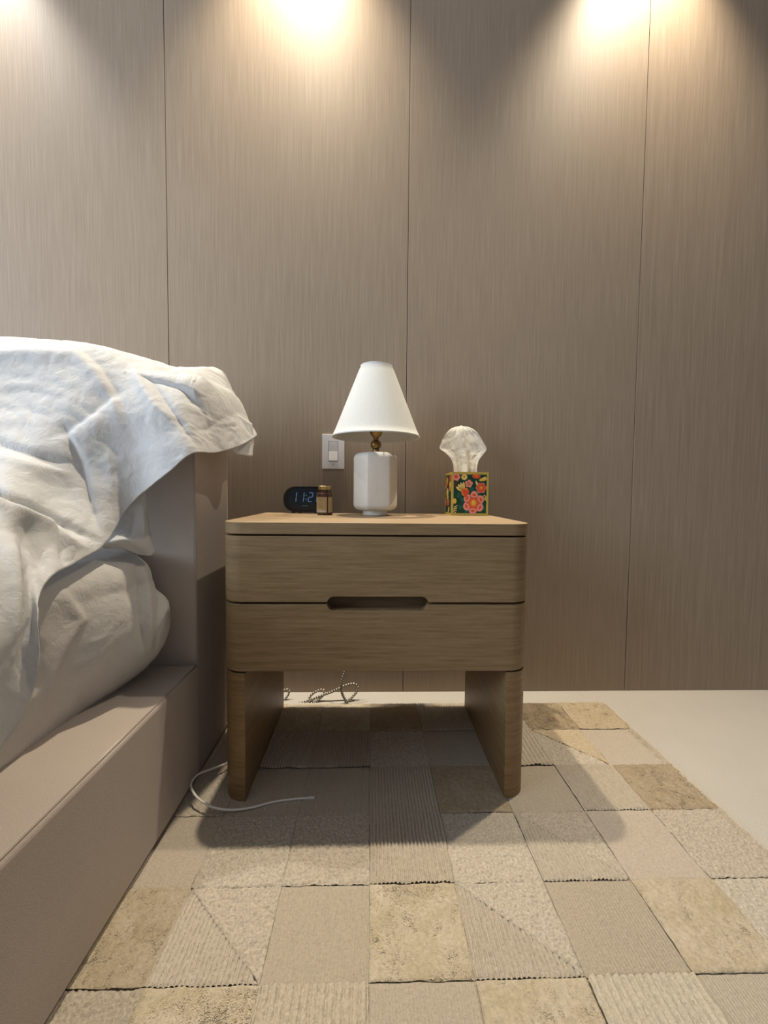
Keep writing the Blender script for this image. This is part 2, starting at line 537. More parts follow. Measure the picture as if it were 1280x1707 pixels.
for r in range(6):
    k = KINDS[r][8].split('/')[-1]
    pile('edge_fringe', XS[9] - .016, XS[9] + .001, YS[r + 1], YS[r], 1500, .007, RZ + .0015, PM['rib'], 300 + r, True)

# ------------------------------------------------------------------ nightstand
XL, XR, YF, YB, HT, RR = -0.3162, 0.3438, 0.8597, 1.2433, 0.6053, 0.0467
def plan(inset=0.0, rb=0.004, n=10):
    """ccw outline seen from above, front corners round"""
    r = max(RR - inset, .004); x0, x1, y0, y1 = XL + inset, XR - inset, YF + inset, YB - inset * .5
    P = []
    for k in range(n + 1):
        a = math.pi + math.pi / 2 * k / n
        P.append((x0 + r + r * math.cos(a), y0 + r + r * math.sin(a)))
    for k in range(n + 1):
        a = 1.5 * math.pi + math.pi / 2 * k / n
        P.append((x1 - r + r * math.cos(a), y0 + r + r * math.sin(a)))
    P += [(x1, y1 - rb), (x1 - rb, y1), (x0 + rb, y1), (x0, y1 - rb)]
    return P

night = thing('nightstand', 'light oak two-drawer nightstand with rounded front corners and slab legs', 'nightstand', (0, 0, 0))
top = prism('top_slab', plan(), 0.5802, HT, M['oak_top_lit'], night, 0.0012)
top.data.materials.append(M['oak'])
for p in top.data.polygons: p.material_index = 0 if abs(p.normal.z) > .5 else 1  # lit oak tone on the flat faces, shaded tone on the slab edges
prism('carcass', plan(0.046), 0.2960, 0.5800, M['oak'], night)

SX0, SX1, SZ, SR = -0.0925, 0.1213, 0.4345, 0.0148
def slot_h(x):
    if SX0 < x < SX1:
        if x < SX0 + SR: return math.sqrt(max(0, SR ** 2 - (SX0 + SR - x) ** 2))
        if x > SX1 - SR: return math.sqrt(max(0, SR ** 2 - (x - SX1 + SR) ** 2))
        return SR
    return 0

def drawer_shell(name, z0, z1, cut):
    """front that wraps round both corners and runs back along the sides; cut says which edge holds the finger slot"""
    path = []                                            # (x, y, nx, ny) outer line, left back -> front -> right back
    path += [(XL, YB, -1, 0), (XL, YB - .15, -1, 0)]
    for k in range(15):
        a = math.pi + math.pi / 2 * k / 14
        path.append((XL + RR + RR * math.cos(a), YF + RR + RR * math.sin(a), math.cos(a), math.sin(a)))
    xs = [XL + .1, SX0 - .02, SX0 - .0002]
    xs += [SX0 + SR * (1 - math.cos(math.pi / 2 * k / 12)) for k in range(13)]
    xs += [SX0 + SR + (SX1 - SX0 - 2 * SR) * k / 6 for k in range(1, 6)]
    xs += [SX1 - SR + SR * math.sin(math.pi / 2 * k / 12) for k in range(13)]
    xs += [SX1 + .0002, SX1 + .02, XR - .1]
    path += [(x, YF, 0, -1) for x in xs]
    for k in range(15):
        a = 1.5 * math.pi + math.pi / 2 * k / 14
        path.append((XR - RR + RR * math.cos(a), YF + RR + RR * math.sin(a), math.cos(a), math.sin(a)))
    path += [(XR, YB - .15, 1, 0), (XR, YB, 1, 0)]
    T = 0.024
    v, f = [], []
    e = 0.0011
    for x, y, nx, ny in path:
        h = slot_h(x) if abs(ny) > .99 else 0
        a, b = z0, z1
        if cut == 'bottom' and h > 0: a = max(z0, SZ + h)
        if cut == 'top' and h > 0: b = min(z1, SZ - h)
        ring = [(e, a), (0, a + e), (0, b - e), (e, b), (T, b), (T, a)]
        v += [(x - nx * d, y - ny * d, z) for d, z in ring]
    n = 6
    for i in range(len(path) - 1):
        for k in range(n):
            k2 = (k + 1) % n
            f.append((i * n + k2, i * n + k, (i + 1) * n + k, (i + 1) * n + k2))
    f.append(tuple(range(n))); m = (len(path) - 1) * n
    f.append(tuple(m + k for k in range(n - 1, -1, -1)))
    o = obj(name, v, f, M['oak'], night)
    return smooth_by_angle(o, 30)

drawer_shell('drawer', 0.4373, 0.5762, 'bottom')
drawer_shell('drawer', 0.2892, 0.4325, 'top')
prism('bottom_board', plan(0.0235), 0.2896, 0.2958, M['oak_leg'], night)
LEG_B, LEG_T = 0.0052, 0.2850
legw = 0.0515
for s in (0, 1):
    P = []
    if s == 0:
        x0 = XL
        P.append((x0, YB)); P.append((x0, YF + RR))
        for k in range(1, 11):
            a = math.pi + math.pi / 2 * k / 10
            P.append((x0 + RR + RR * math.cos(a), YF + RR + RR * math.sin(a)))
        P += [(x0 + legw, YF), (x0 + legw, YB)]
    else:
        x1 = XR
        P += [(x1 - legw, YB), (x1 - legw, YF)]
        for k in range(0, 11):
            a = 1.5 * math.pi + math.pi / 2 * k / 10
            P.append((x1 - RR + RR * math.cos(a), YF + RR + RR * math.sin(a)))
        P.append((x1, YB))
    prism('leg', P, LEG_B, LEG_T, M['oak_leg'], night, 0.001)
    Q = [(x + (.006 if s == 0 else -.006) * (1 if (s == 0 and x < XL + .03) or (s == 1 and x > XR - .03) else 0), max(y, YF + .006)) for x, y in P]
    prism('leg_shadow_gap', Q, LEG_T - .0006, 0.2897, M['gap'], night)  # dark strip painting the shadow gap between leg and drawer

# ------------------------------------------------------------------ table lamp
LX, LY = 0.0100, 1.146
M['shade'] = weave('white_linen_shade', (0.70, 0.71, 0.70), 520, 0.4, 0.03, 0.9)
M['alabaster'] = plain('milky_alabaster', (0.74, 0.73, 0.69), 0.38, 0.4, 0, 60, 0.06, 0.03)
M['alabaster'].node_tree.nodes['Principled BSDF'].inputs['Subsurface Weight'].default_value = 0.25
M['alabaster'].node_tree.nodes['Principled BSDF'].inputs['Subsurface Radius'].default_value = (0.02, 0.018, 0.015)
M['brass'] = plain('aged_brass', (0.30, 0.20, 0.085), 0.34, 0.5, 0.9, 80, 0.1, 0.25)
lamp = thing('table_lamp', 'white table lamp with cone shade and fluted alabaster base on nightstand top', 'lamp', (LX, LY, HT))
def zl(py): return at(626, py, Y=LY).z - HT
BR = 0.0610
zb0, zb1 = 0.0135, zl(755)
lathe('foot', [(0.0330, 0.0), (0.0345, 0.0015), (0.0345, 0.0115), (0.033, zb0 + .003)], M['alabaster'], lamp, 48)
def hexb(a):
    t = (a - math.radians(8) + math.pi / 2 + math.pi / 6) % (math.pi / 3) - math.pi / 6
    k = abs(t) / (math.pi / 6)                                        # 0 on a face, 1 on a ridge
    return 0.900 + 0.100 * k ** 1.8
prof = []
cr = 0.021
for k in range(9):
    t = math.pi / 2 * k / 8
    prof.append((BR - cr + cr * math.sin(t), zb0 + cr * (1 - math.cos(t)) * .8))
for k in range(1, 6): prof.append((BR, zb0 + cr * .8 + (zb1 - zb0 - cr * 1.6) * k / 6))
for k in range(9):
    t = math.pi / 2 * k / 8
    prof.append((BR - cr + cr * math.cos(t), zb1 - cr * .8 * (1 - math.sin(t))))
prof = [(0.02, zb0 + .001)] + prof + [(0.012, zb1 + .0005)]
lathe('base', prof, M['alabaster'], lamp, 144, shape=hexb, sm=60)
zc = zl(741.5); rb = 0.0152
neck = [(0.009, zb1 - .001), (0.010, zc - rb + .0015)]
neck += [(max(.0075, rb * math.cos(t)), zc + rb * .93 * math.sin(t)) for t in [(-1.15 + 2.3 * k / 12) for k in range(13)]]
neck += [(0.0075, zl(730)), (0.0085, zl(729.2)), (0.0125, zl(727)), (0.0170, zl(722)), (0.0182, zl(718)), (0.0165, zl(716)), (0.0182, zl(714.5)), (0.0182, zl(708)), (0.012, zl(707)), (0.012, zl(690))]
lathe('brass_neck', neck, M['brass'], lamp, 40)
z_s0 = at(626, 719.5, Y=LY - .117).z - HT
z_s1 = at(626, 602.5, Y=LY - .040).z - HT
R0, R1 = 0.1195, 0.0428
th = 0.0012
sp = [(R0 - th * 1.6, z_s0 + .001), (R0 + .0012, z_s0), (R0 + .0014, z_s0 + .003), (R0 - .0005, z_s0 + .0042)]
for k in range(1, 10):
    t = k / 10; sp.append((R0 + (R1 - R0) * t, z_s0 + (z_s1 - z_s0) * t))
sp += [(R1 + .0006, z_s1 - .003), (R1 + .0008, z_s1), (R1 - th, z_s1)]
for k in range(9, 0, -1):
    t = k / 10; sp.append((R0 + (R1 - R0) * t - th * 1.6, z_s0 + (z_s1 - z_s0) * t))
sp.append(sp[0])
lathe('lamp_shade', sp, M['shade'], lamp, 72, cap=False)
sock = lathe('bulb_socket', [(0.0125, zl(690)), (0.0125, zl(672)), (0.011, zl(671))], M['brass'], lamp, 24)
bulb = lathe('bulb', [(0.010, zl(671)), (0.014, zl(664)), (0.021, zl(652)), (0.022, zl(645)), (0.018, zl(636)), (0.008, zl(631))], plain('unlit_bulb_glass', (0.8, 0.8, 0.78), 0.25, 0.5), lamp, 24)
zr = zl(655); rr_ = R0 + (R1 - R0) * ((zr - z_s0) / (z_s1 - z_s0)) - .003
v, f = [], []
for k in range(3):
    a0 = 2 * math.pi * k / 3 + .4
    c, s = math.cos(a0), math.sin(a0)
    b0 = len(v)
    for r_ in (0.0215, rr_):
        for dx, dz in ((-.001, -.001), (.001, -.001), (.001, .001), (-.001, .001)):
            v.append((r_ * c - dx * s, r_ * s + dx * c, zr + dz))
    for q in range(4): f.append((b0 + q, b0 + (q + 1) % 4, b0 + 4 + (q + 1) % 4, b0 + 4 + q))
obj('shade_spider', v, f, M['brass'], lamp)['kind'] = 'stuff'

# ------------------------------------------------------------------ digital clock
M['black'] = plain('glossy_black_plastic', (0.006, 0.0065, 0.008), 0.28, 0.4)
M['clock_face'] = plain('dark_blue_display', (0.004, 0.012, 0.024), 0.18, 0.5)
m, nt, b = new_mat('blue_digit_glow', 0.5)
b.inputs['Base Color'].default_value = (0.05, 0.1, 0.2, 1)
b.inputs['Emission Color'].default_value = (0.20, 0.36, 0.75, 1)
b.inputs['Emission Strength'].default_value = 0.22
M['digit'] = m
CY = 1.205                                                           # front face plane
cl = at(472, 833, Y=CY); cr_ = at(553, 833, Y=CY)
ct = at(510, 811, Y=CY + .02).z; W2 = (cr_.x - cl.x) / 2; H = ct - HT
CX = (cl.x + cr_.x) / 2
clock = thing('digital_clock', 'black digital alarm clock with blue digits at the back left of nightstand', 'clock', (CX, CY, HT))
def stadium(w, h, ang_n=12, cz=0.0, flat=0.55):
    """superellipse-ended outline in x,z"""
    P = []
    r = h
    for k in range(4 * ang_n):
        a = 2 * math.pi * k / (4 * ang_n)
        x = (w - r * 1.05) * (1 if math.cos(a) > 1e-9 else (-1 if math.cos(a) < -1e-9 else 0)) + r * 1.05 * math.copysign(abs(math.cos(a)) ** .85, math.cos(a))
        z = cz + r * math.copysign(abs(math.sin(a)) ** .85, math.sin(a))
        P.append((x, z))
    return P
hh = (H - .004) / 2
rings = []
for y, s in ((0.004, .90), (0.0012, .955), (0.0, .985), (0.003, 1.0), (0.034, 0.99), (0.042, .93), (0.045, .80)):
    st = stadium(W2 * s if s < .97 else W2 * s, hh * s, 12, hh + .004)
    rings.append([(x, y if s != .90 or y > .01 else .0012, z) for x, z in st])
v = [p for r in rings for p in r]; n = len(rings[0]); f = []
for j in range(len(rings) - 1):
    for k in range(n):
        f.append((j * n + k, (j + 1) * n + k, (j + 1) * n + (k + 1) % n, j * n + (k + 1) % n))
f.append(tuple(range(n))); f.append(tuple((len(rings) - 1) * n + k for k in range(n - 1, -1, -1)))
smooth_by_angle(obj('housing', v, f, M['black'], clock), 40)
st = stadium(W2 * .80, hh * .80, 12, hh + .0055)
v = [(x, -.0001, z) for x, z in st] + [(x, .0011, z) for x, z in st]; n = len(st)
obj('display', v, [tuple(range(n))] + [(k, k + n, (k + 1) % n + n, (k + 1) % n) for k in range(n)], M['clock_face'], clock)
def seg_digit(ch, x, z, w, h, t, sl=0.10):
    """seven-segment strokes as thin bars"""
    S = {'0': 'abcdef', '1': 'bc', '2': 'abged', '8': 'abcdefg'}[ch]
    R = {'a': (t, h - t, w - t, h), 'd': (t, 0, w - t, t), 'g': (t, h / 2 - t / 2, w - t, h / 2 + t / 2),
         'f': (0, h / 2 + t * .3, t, h - t * .4), 'b': (w - t, h / 2 + t * .3, w, h - t * .4),
         'e': (0, t * .4, t, h / 2 - t * .3), 'c': (w - t, t * .4, w, h / 2 - t * .3)}
    v, f = [], []
    for s in S:
        x0, z0, x1, z1 = R[s]; b0 = len(v)
        for yy in (-.0006, -.00005):
            v += [(x + x0 + sl * z0, yy, z + z0), (x + x1 + sl * z0, yy, z + z0), (x + x1 + sl * z1, yy, z + z1), (x + x0 + sl * z1, yy, z + z1)]
        f += [(b0, b0 + 1, b0 + 2, b0 + 3)] + [(b0 + k, b0 + 4 + k, b0 + 4 + (k + 1) % 4, b0 + (k + 1) % 4) for k in range(4)]
    return v, f
def clk(px): return at(px, 833, Y=CY).x - CX
dz = at(510, 837, Y=CY).z - HT; dh = at(510, 820.5, Y=CY).z - HT - dz; dw = dh * .50; dt = dh * .10
for ch, px in (('1', 485.5), ('1', 498), ('2', 512.5), ('0', 526.5)):
    obj('digit', *seg_digit(ch, clk(px), dz, dw, dh, dt), M['digit'], clock)['kind'] = 'stuff'
cv, cf = [], []
for zz in (.3, .68):
    b0 = len(cv); x = clk(510.2); s = dt * .55
    for yy in (-.0006, -.00005): cv += [(x - s, yy, dz + dh * zz - s), (x + s, yy, dz + dh * zz - s), (x + s, yy, dz + dh * zz + s), (x - s, yy, dz + dh * zz + s)]
    cf += [(b0, b0 + 1, b0 + 2, b0 + 3)] + [(b0 + k, b0 + 4 + k, b0 + 4 + (k + 1) % 4, b0 + (k + 1) % 4) for k in range(4)]
obj('digit_colon', cv, cf, M['digit'], clock)['kind'] = 'stuff'
zt = at(510, 843, Y=CY).z - HT
box('logo_strip', clk(503), clk(513.5), -.0007, .0008, zt - .0011, zt + .0011, plain('grey_print', (0.20, 0.20, 0.21), 0.5), clock)
for px in (488.5, 500): box('foot', clk(px) - .004, clk(px) + .004, .004, .012, 0, .0062, M['black'], clock)
for px in (526, 538): box('foot', clk(px) - .004, clk(px) + .004, .004, .012, 0, .0062, M['black'], clock)

# ------------------------------------------------------------------ pill bottle
JY = 1.142
jx = at(541, 840, Y=JY).x
jar = thing('pill_bottle', 'small amber glass pill bottle with gold lid in front of black clock', 'bottle', (jx, JY, HT))
def zj(py): return at(541, py, Y=JY).z - HT
m, nt, b = new_mat('amber_glass', 0.12, 0.5)
b.inputs['Base Color'].default_value = (0.055, 0.020, 0.006, 1)
b.inputs['Coat Weight'].default_value = 0.5
M['amber'] = m
M['gold'] = plain('gold_lid', (0.48, 0.36, 0.15), 0.35, 0.5, 0.75)
jr = 0.0213; k_ = 1.0
lathe('bottle_body', [(jr - .002, 0), (jr, .0025), (jr, zj(824.5)), (jr - .0012, zj(822.5)), (jr - .003, zj(821)), (jr - .003, zj(816.5))], M['amber'], jar, 40)
lathe('lid', [(jr - .0045, zj(817)), (jr - .0040, zj(816.5)), (jr - .0036, zj(815)), (jr - .0036, zj(811)), (jr - .005, zj(809.8))], M['gold'], jar, 40)
def wrap_label(name, a0, a1, z0, z1, mat, off=.0003):
    v, f = [], []
    for k in range(17):
        a = math.radians(a0 + (a1 - a0) * k / 16)
        for z in (z0, z1): v.append(((jr + off) * math.cos(a), (jr + off) * math.sin(a), z))
    for k in range(16): f.append((2 * k, 2 * k + 2, 2 * k + 3, 2 * k + 1))
    return obj(name, v, f, mat, jar, smooth=True)
M['label'] = plain('cream_gold_label', (0.46, 0.36, 0.19), 0.55, 0.3, 0, 400, 0.05, 0.12)
M['label2'] = plain('white_label_block', (0.62, 0.60, 0.56), 0.6)
M['ink'] = plain('brown_ink', (0.20, 0.14, 0.08), 0.7)
wrap_label('label', 178, 293, zj(854), zj(828.5), M['label'])
wrap_label('label', 302, 352, zj(854), zj(828.5), M['label'])
wrap_label('label_block', 196, 285, zj(853.2), zj(850), M['label2'], .0005)
for i in range(7):
    zz = zj(831 + i * 2.5)
    wrap_label('print_line', 232 - rnd.uniform(6, 20), 250 + rnd.uniform(6, 22), zz - .0005, zz + .0004, M['ink'], .0005)
wrap_label('print_line', 200, 240, zj(851.9), zj(851.2), M['ink'], .0007)

# ------------------------------------------------------------------ tissue box
TW = 0.106
tl = at(752.3, 859.3, Z=HT); TY = 1.158
tx0 = at(752.3, 830, Y=TY).x
tx1 = at(813.5, 830, Y=TY).x
TW = tx1 - tx0
TH = at(780, 787, Y=TY).z - HT
tbox = thing('tissue_box', 'small cube tissue box printed with flowers on dark green, yellow edges', 'tissue box', (tx0, TY, HT), math.radians(-1.0))
M['yellow'] = plain('mustard_card', (0.50, 0.37, 0.075), 0.5)
M['green'] = plain('dark_green_card', (0.006, 0.045, 0.028), 0.5)
M['t_red'] = plain('print_red', (0.62, 0.075, 0.03), 0.5)
M['t_pink'] = plain('print_pink', (0.74, 0.26, 0.20), 0.5)
M['t_orange'] = plain('print_orange', (0.68, 0.20, 0.03), 0.5)
M['t_cream'] = plain('print_cream', (0.74, 0.52, 0.15), 0.5)
M['t_maroon'] = plain('print_maroon', (0.20, 0.02, 0.02), 0.5)
M['t_yel'] = plain('print_gold', (0.68, 0.44, 0.06), 0.5)
M['t_teal'] = plain('print_teal', (0.008, 0.10, 0.075), 0.5)
def card_box():
    v, f = [], []
    x0, x1, y0, y1 = 0, TW, 0, TW
    sx0, sx1, sy0, sy1 = TW * .16, TW * .84, TW * .30, TW * .70
    bm = bmesh.new()
    P = lambda x, y, z: bm.verts.new((x, y, z))
    b = [P(x0, y0, 0), P(x1, y0, 0), P(x1, y1, 0), P(x0, y1, 0)]
    t = [P(x0, y0, TH), P(x1, y0, TH), P(x1, y1, TH), P(x0, y1, TH)]
    s = []
    for k in range(28):
        a = 2 * math.pi * k / 28 - 3 * math.pi / 4
        s.append(P((sx0 + sx1) / 2 + (sx1 - sx0) / 2 * math.cos(a), (sy0 + sy1) / 2 + (sy1 - sy0) / 2 * math.sin(a), TH))
    for k in range(4): bm.faces.new((b[k], b[(k + 1) % 4], t[(k + 1) % 4], t[k]))
    bm.faces.new(b[::-1])
    for k in range(4):
        seg = [s[(k * 7 + q) % 28] for q in range(8)]
        bm.faces.new([t[k], t[(k + 1) % 4]] + seg[::-1])
    return bm
cb = obj_bm('carton', card_box(), M['yellow'], tbox)
sm = cb.modifiers.new('solid', 'SOLIDIFY'); sm.thickness = .0008; sm.offset = -1

def face_pt(face, u, w, off):
    """u, w in box fractions on the front or the left face"""
    if face == 'front': return (u * TW, -off, w * TH)
    return (-off, (1 - u) * TW, w * TH)
prints = {}
motif = ['printed_ground']
def shape(face, mat, pts, lay):
    key = (face, motif[0])
    v, f, ms_ = prints.setdefault(key, ([], [], []))
    ms_.append(mat)
    b0 = len(v)
    for u, w in pts: v.append(face_pt(face, u, w, .0003 + lay * .00012))
    f.append(tuple(range(b0, b0 + len(pts))))
def blob(face, mat, cx, cy, rx, ry=None, rot=0, lay=1, n=18, lobes=0, la=0.0):
    ry = ry or rx
    pts = []
    for k in range(n):
        a = 2 * math.pi * k / n
        q = 1 + la * math.cos(lobes * a) if lobes else 1
        x, y = rx * q * math.cos(a), ry * q * math.sin(a)
        pts.append((cx + x * math.cos(rot) - y * math.sin(rot), cy + (x * math.sin(rot) + y * math.cos(rot))))
    shape(face, mat, pts, lay)
e = 0.055
for fc in ('front', 'left'):
    shape(fc, 'green', [(e, e), (1 - e, e), (1 - e, 1 - e), (e, 1 - e)], 0)
fr = 'front'
motif[0] = 'large_pink_flower'
# big pink flower
for k in range(6):
    a = 2 * math.pi * k / 6 + .45
    blob(fr, 't_pink', .60 + .185 * math.cos(a), .295 + .160 * math.sin(a), .115, .105, a, 2)
    blob(fr, 't_red', .60 + .215 * math.cos(a), .295 + .185 * math.sin(a), .028, .052, a, 3)
blob(fr, 't_red', .60, .295, .145, .13, 0, 4, 30, 6, .08)
blob(fr, 't_orange', .60, .295, .100, .090, 0, 5, 24, 6, .10)
blob(fr, 't_yel', .60, .300, .050, .060, 0, 6)
motif[0] = 'red_flower'
# red flower right
blob(fr, 't_pink', .80, .640, .135, .118, 0, 2, 40, 6, .10)
blob(fr, 't_red', .80, .640, .120, .105, 0, 3, 40, 6, .10)
blob(fr, 't_orange', .795, .645, .052, .045, 0, 4, 20, 5, .2)
blob(fr, 't_yel', .80, .645, .018, .016, 0, 5)
motif[0] = 'tulip'
# tulip with cream petals
for k, a in enumerate((2.65, 2.30, 1.95, 1.60)):
    blob(fr, 't_cream', .33 + .135 * math.cos(a), .555 + .115 * math.sin(a), .105, .034, a, 2)
blob(fr, 't_orange', .365, .545, .105, .095, .5, 3)
blob(fr, 't_red', .385, .525, .085, .085, .4, 4, 24, 3, .25)
motif[0] = 'small_pink_flower'
# small pink flower
for k in range(5):
    a = 2 * math.pi * k / 5 + .2
    blob(fr, 't_pink', .465 + .058 * math.cos(a), .735 + .050 * math.sin(a), .050, .044, 0, 2)
blob(fr, 't_red', .465, .735, .030, .026, 0, 3); blob(fr, 't_yel', .465, .735, .013, .012, 0, 4)
# top row, cut by the edge
motif[0] = 'pink_flower'
blob(fr, 't_pink', .13, .885, .095, .085, 0, 2, 24, 5, .08); blob(fr, 't_red', .115, .895, .045, .042, 0, 3, 20, 5, .2)
motif[0] = 'cream_flower'
blob(fr, 't_cream', .34, .885, .082, .068, 0, 2); blob(fr, 't_maroon', .335, .892, .018, .016, 0, 3)
motif[0] = 'orange_flower'
blob(fr, 't_red', .665, .905, .115, .052, 0, 2); blob(fr, 't_orange', .66, .922, .05, .024, 0, 3)
motif[0] = 'gold_leaves'
blob(fr, 't_yel', .850, .835, .115, .038, .18, 2); blob(fr, 't_cream', .87, .865, .06, .022, .5, 3)
blob(fr, 't_cream', .675, .75, .024, .062, .35, 2)
motif[0] = 'berries'
for x, y in ((.09, .80), (.105, .745), (.12, .70), (.155, .78), (.085, .69)): blob(fr, 't_maroon', x, y, .018, .014, .3, 2)
motif[0] = 'sprig'
for k in range(4):
    blob(fr, 't_cream', .88 + .05 * (k % 2), .44 - .03 * k + .02, .038, .012, 2.2 if k % 2 else .6, 2)
shape(fr, 't_cream', [(.84, .33), (.96, .43), (.965, .42), (.85, .32)], 2)
motif[0] = 'gold_flower'
blob(fr, 't_yel', .085, .335, .055, .062, 0, 2)
for k in range(4): blob(fr, 't_cream', .125 - .01 * k, .215 - .045 * k, .052, .011, .45 - .35 * k, 2)
motif[0] = 'teal_leaves'
for x, y in ((.30, .37), (.25, .20), (.55, .60), (.70, .52), (.20, .47), (.42, .10), (.88, .18), (.30, .70)): blob(fr, 't_teal', x, y, .06, .05, x * 9, 1, 16, 3, .3)
lf = 'left'
motif[0] = 'side_flowers'
blob(lf, 't_orange', .30, .80, .17, .11, .2, 2); blob(lf, 't_cream', .33, .82, .08, .06, 0, 3)
blob(lf, 't_red', .80, .86, .12, .09, 0, 2); blob(lf, 't_yel', .80, .70, .13, .12, .4, 2); blob(lf, 't_orange', .82, .62, .10, .07, 0, 3)
blob(lf, 't_cream', .38, .53, .17, .10, .1, 2); blob(lf, 't_yel', .42, .43, .15, .07, 0, 3)
blob(lf, 't_red', .50, .29, .17, .09, .1, 2); blob(lf, 't_orange', .46, .33, .1, .05, 0, 3)
blob(lf, 't_pink', .12, .30, .06, .10, 0, 2); blob(lf, 't_pink', .16, .66, .07, .05, 0, 2); blob(lf, 't_cream', .62, .12, .12, .05, .6, 2); blob(lf, 't_maroon', .6, .72, .05, .08, 0, 2)
for (face, name), (v, f, ms_) in prints.items():
    if face == 'left': f = [tuple(q[::-1]) for q in f]
    o = obj(name.split(':')[0], v, f, None, tbox)
    names = sorted(set(ms_))
    for q in names: o.data.materials.append(M[q])
    for p, q in zip(o.data.polygons, ms_): p.material_index = names.index(q)
    if len(f) > 1: o['kind'] = 'stuff'

# tissue: a fan of folded paper standing in the slot
m, nt, b = new_mat('white_tissue_paper', 0.9, 0.1)
b.inputs['Base Color'].default_value = (0.93, 0.92, 0.88, 1)
n = N(nt, 'ShaderNodeTexNoise', Scale=160.0, Detail=4.0, Roughness=0.6)
nt.links.new(coords(nt, (1, 1, 1)), n.inputs['Vector'])
bump(nt, b, n.outputs['Fac'], 0.3, 0.002)
tr = N(nt, 'ShaderNodeBsdfTranslucent'); tr.inputs[0].default_value = (0.93, 0.92, 0.88, 1)
ms = N(nt, 'ShaderNodeMixShader'); ms.inputs[0].default_value = 0.4
nt.links.new(b.outputs[0], ms.inputs[1]); nt.links.new(tr.outputs[0], ms.inputs[2])
nt.links.new(ms.outputs[0], nt.nodes['Material Output'].inputs[0])
M['tissue'] = m
TSY = TY + TW * .5
def tp(px, py): 
    q = at(px, py, Y=TSY); return q.x, q.z
left = [(754, 800), (755.2, 786), (754.5, 775), (752, 766), (746, 758), (739, 752), (733.5, 746), (737, 736), (741, 727), (747, 719), (755, 712), (764, 708)]
right = [(793, 800), (793.5, 786), (794.5, 778), (796.5, 770), (801, 763), (807, 756), (812.5, 748), (808, 737), (803, 727), (797, 718), (789, 711), (781, 707.5)]
lc = catmull([(*tp(*p), 0) for p in left], 5); rc = catmull([(*tp(*p), 0) for p in right], 5)
vs, fs = [], []
nu = 48
for j in range(len(lc)):
    h = j / (len(lc) - 1)
    for i in range(nu + 1):
        u = i / nu
        x = lc[j].x * (1 - u) + rc[j].x * u
        z = lc[j].y * (1 - u) + rc[j].y * u
        s = u * 2 - 1
        z += 0.0030 * (1 - s * s) * max(0, h - .75) * 4 * .35
        q = min(1, abs(s + .06 - .10 * (1 - h)) / .34)
        depth = -0.015 * (1 - q * q * (3 - 2 * q)) * (0.9 + .1 * h)     # middle comes forward as a flattened fold
        depth += 0.0014 * math.sin(s * 9 + h * 4) * (1 - h * .8) + .0022 * noise.noise((s * 5, h * 7, 2)) + .0012 * noise.noise((s * 16, h * 18, 5))
        depth += 0.040 * (h - .3) + 0.008 * max(0, h - .85) / .15
        vs.append((x, TSY + depth, z))
for j in range(len(lc) - 1):
    for i in range(nu):
        a = j * (nu + 1) + i
        fs.append((a, a + 1, a + nu + 2, a + nu + 1))
ts = obj('tissue', vs, fs, M['tissue'], smooth=True)
tag(ts, 'white paper tissue fanned out of the floral tissue box', 'tissue')

# ------------------------------------------------------------------ light switch on the wall
s0 = at(537.2, 724, Y=WALL_Y); s1 = at(574, 782, Y=WALL_Y)
sw = thing('light_switch', 'white rocker light switch plate on the panelled wall left of lamp', 'switch', (s0.x, WALL_Y, s1.z))
sw_w, sw_h = s1.x - s0.x, s0.z - s1.z
M['plate'] = plain('white_switch_plate', (0.74, 0.73, 0.75), 0.4, 0.4)
M['rocker'] = plain('white_rocker', (0.72, 0.71, 0.72), 0.3, 0.4)
px0, px1 = at(548.3, 750, Y=WALL_Y).x - s0.x, at(563, 750, Y=WALL_Y).x - s0.x
pz1, pz0 = at(555, 736, Y=WALL_Y).z - s1.z, at(555, 769, Y=WALL_Y).z - s1.z
bm = bmesh.new()
def frame(bm, o, i, y0, y1):
    (ox0, oz0, ox1, oz1), (ix0, iz0, ix1, iz1) = o, i
    O0 = [bm.verts.new((x, y0, z)) for x, z in ((ox0, oz0), (ox1, oz0), (ox1, oz1), (ox0, oz1))]
    O1 = [bm.verts.new((x, y1, z)) for x, z in ((ox0, oz0), (ox1, oz0), (ox1, oz1), (ox0, oz1))]
    I0 = [bm.verts.new((x, y0, z)) for x, z in ((ix0, iz0), (ix1, iz0), (ix1, iz1), (ix0, iz1))]
    I1 = [bm.verts.new((x, y1, z)) for x, z in ((ix0, iz0), (ix1, iz0), (ix1, iz1), (ix0, iz1))]
    for k in range(4):
        k2 = (k + 1) % 4
        bm.faces.new((O0[k], O0[k2], I0[k2], I0[k])); bm.faces.new((O0[k], O1[k], O1[k2], O0[k2]))
        bm.faces.new((I0[k], I0[k2], I1[k2], I1[k])); bm.faces.new((O1[k], I1[k], I1[k2], O1[k2]))
frame(bm, (0, 0, sw_w, sw_h), (px0 - .001, pz0 - .001, px1 + .001, pz1 + .001), -.0055, -.0001)
bevel(obj_bm('face_plate', bm, M['plate'], sw), .0012, 2)
zm = (pz0 + pz1) / 2
v = [(px0, -.0060, pz0), (px1, -.0060, pz0), (px0, -.0085, pz0 + .002), (px1, -.0085, pz0 + .002), (px0, -.0052, zm), (px1, -.0052, zm), (px0, -.0062, pz1), (px1, -.0062, pz1),
     (px0, -.0003, pz0), (px1, -.0003, pz0), (px0, -.0003, pz1), (px1, -.0003, pz1)]
f = [(0, 1, 3, 2), (2, 3, 5, 4), (4, 5, 7, 6), (8, 9, 1, 0), (6, 7, 11, 10), (8, 0, 2, 4, 6, 10), (1, 9, 11, 7, 5, 3)]
obj('rocker', v, f, M['rocker'], sw)
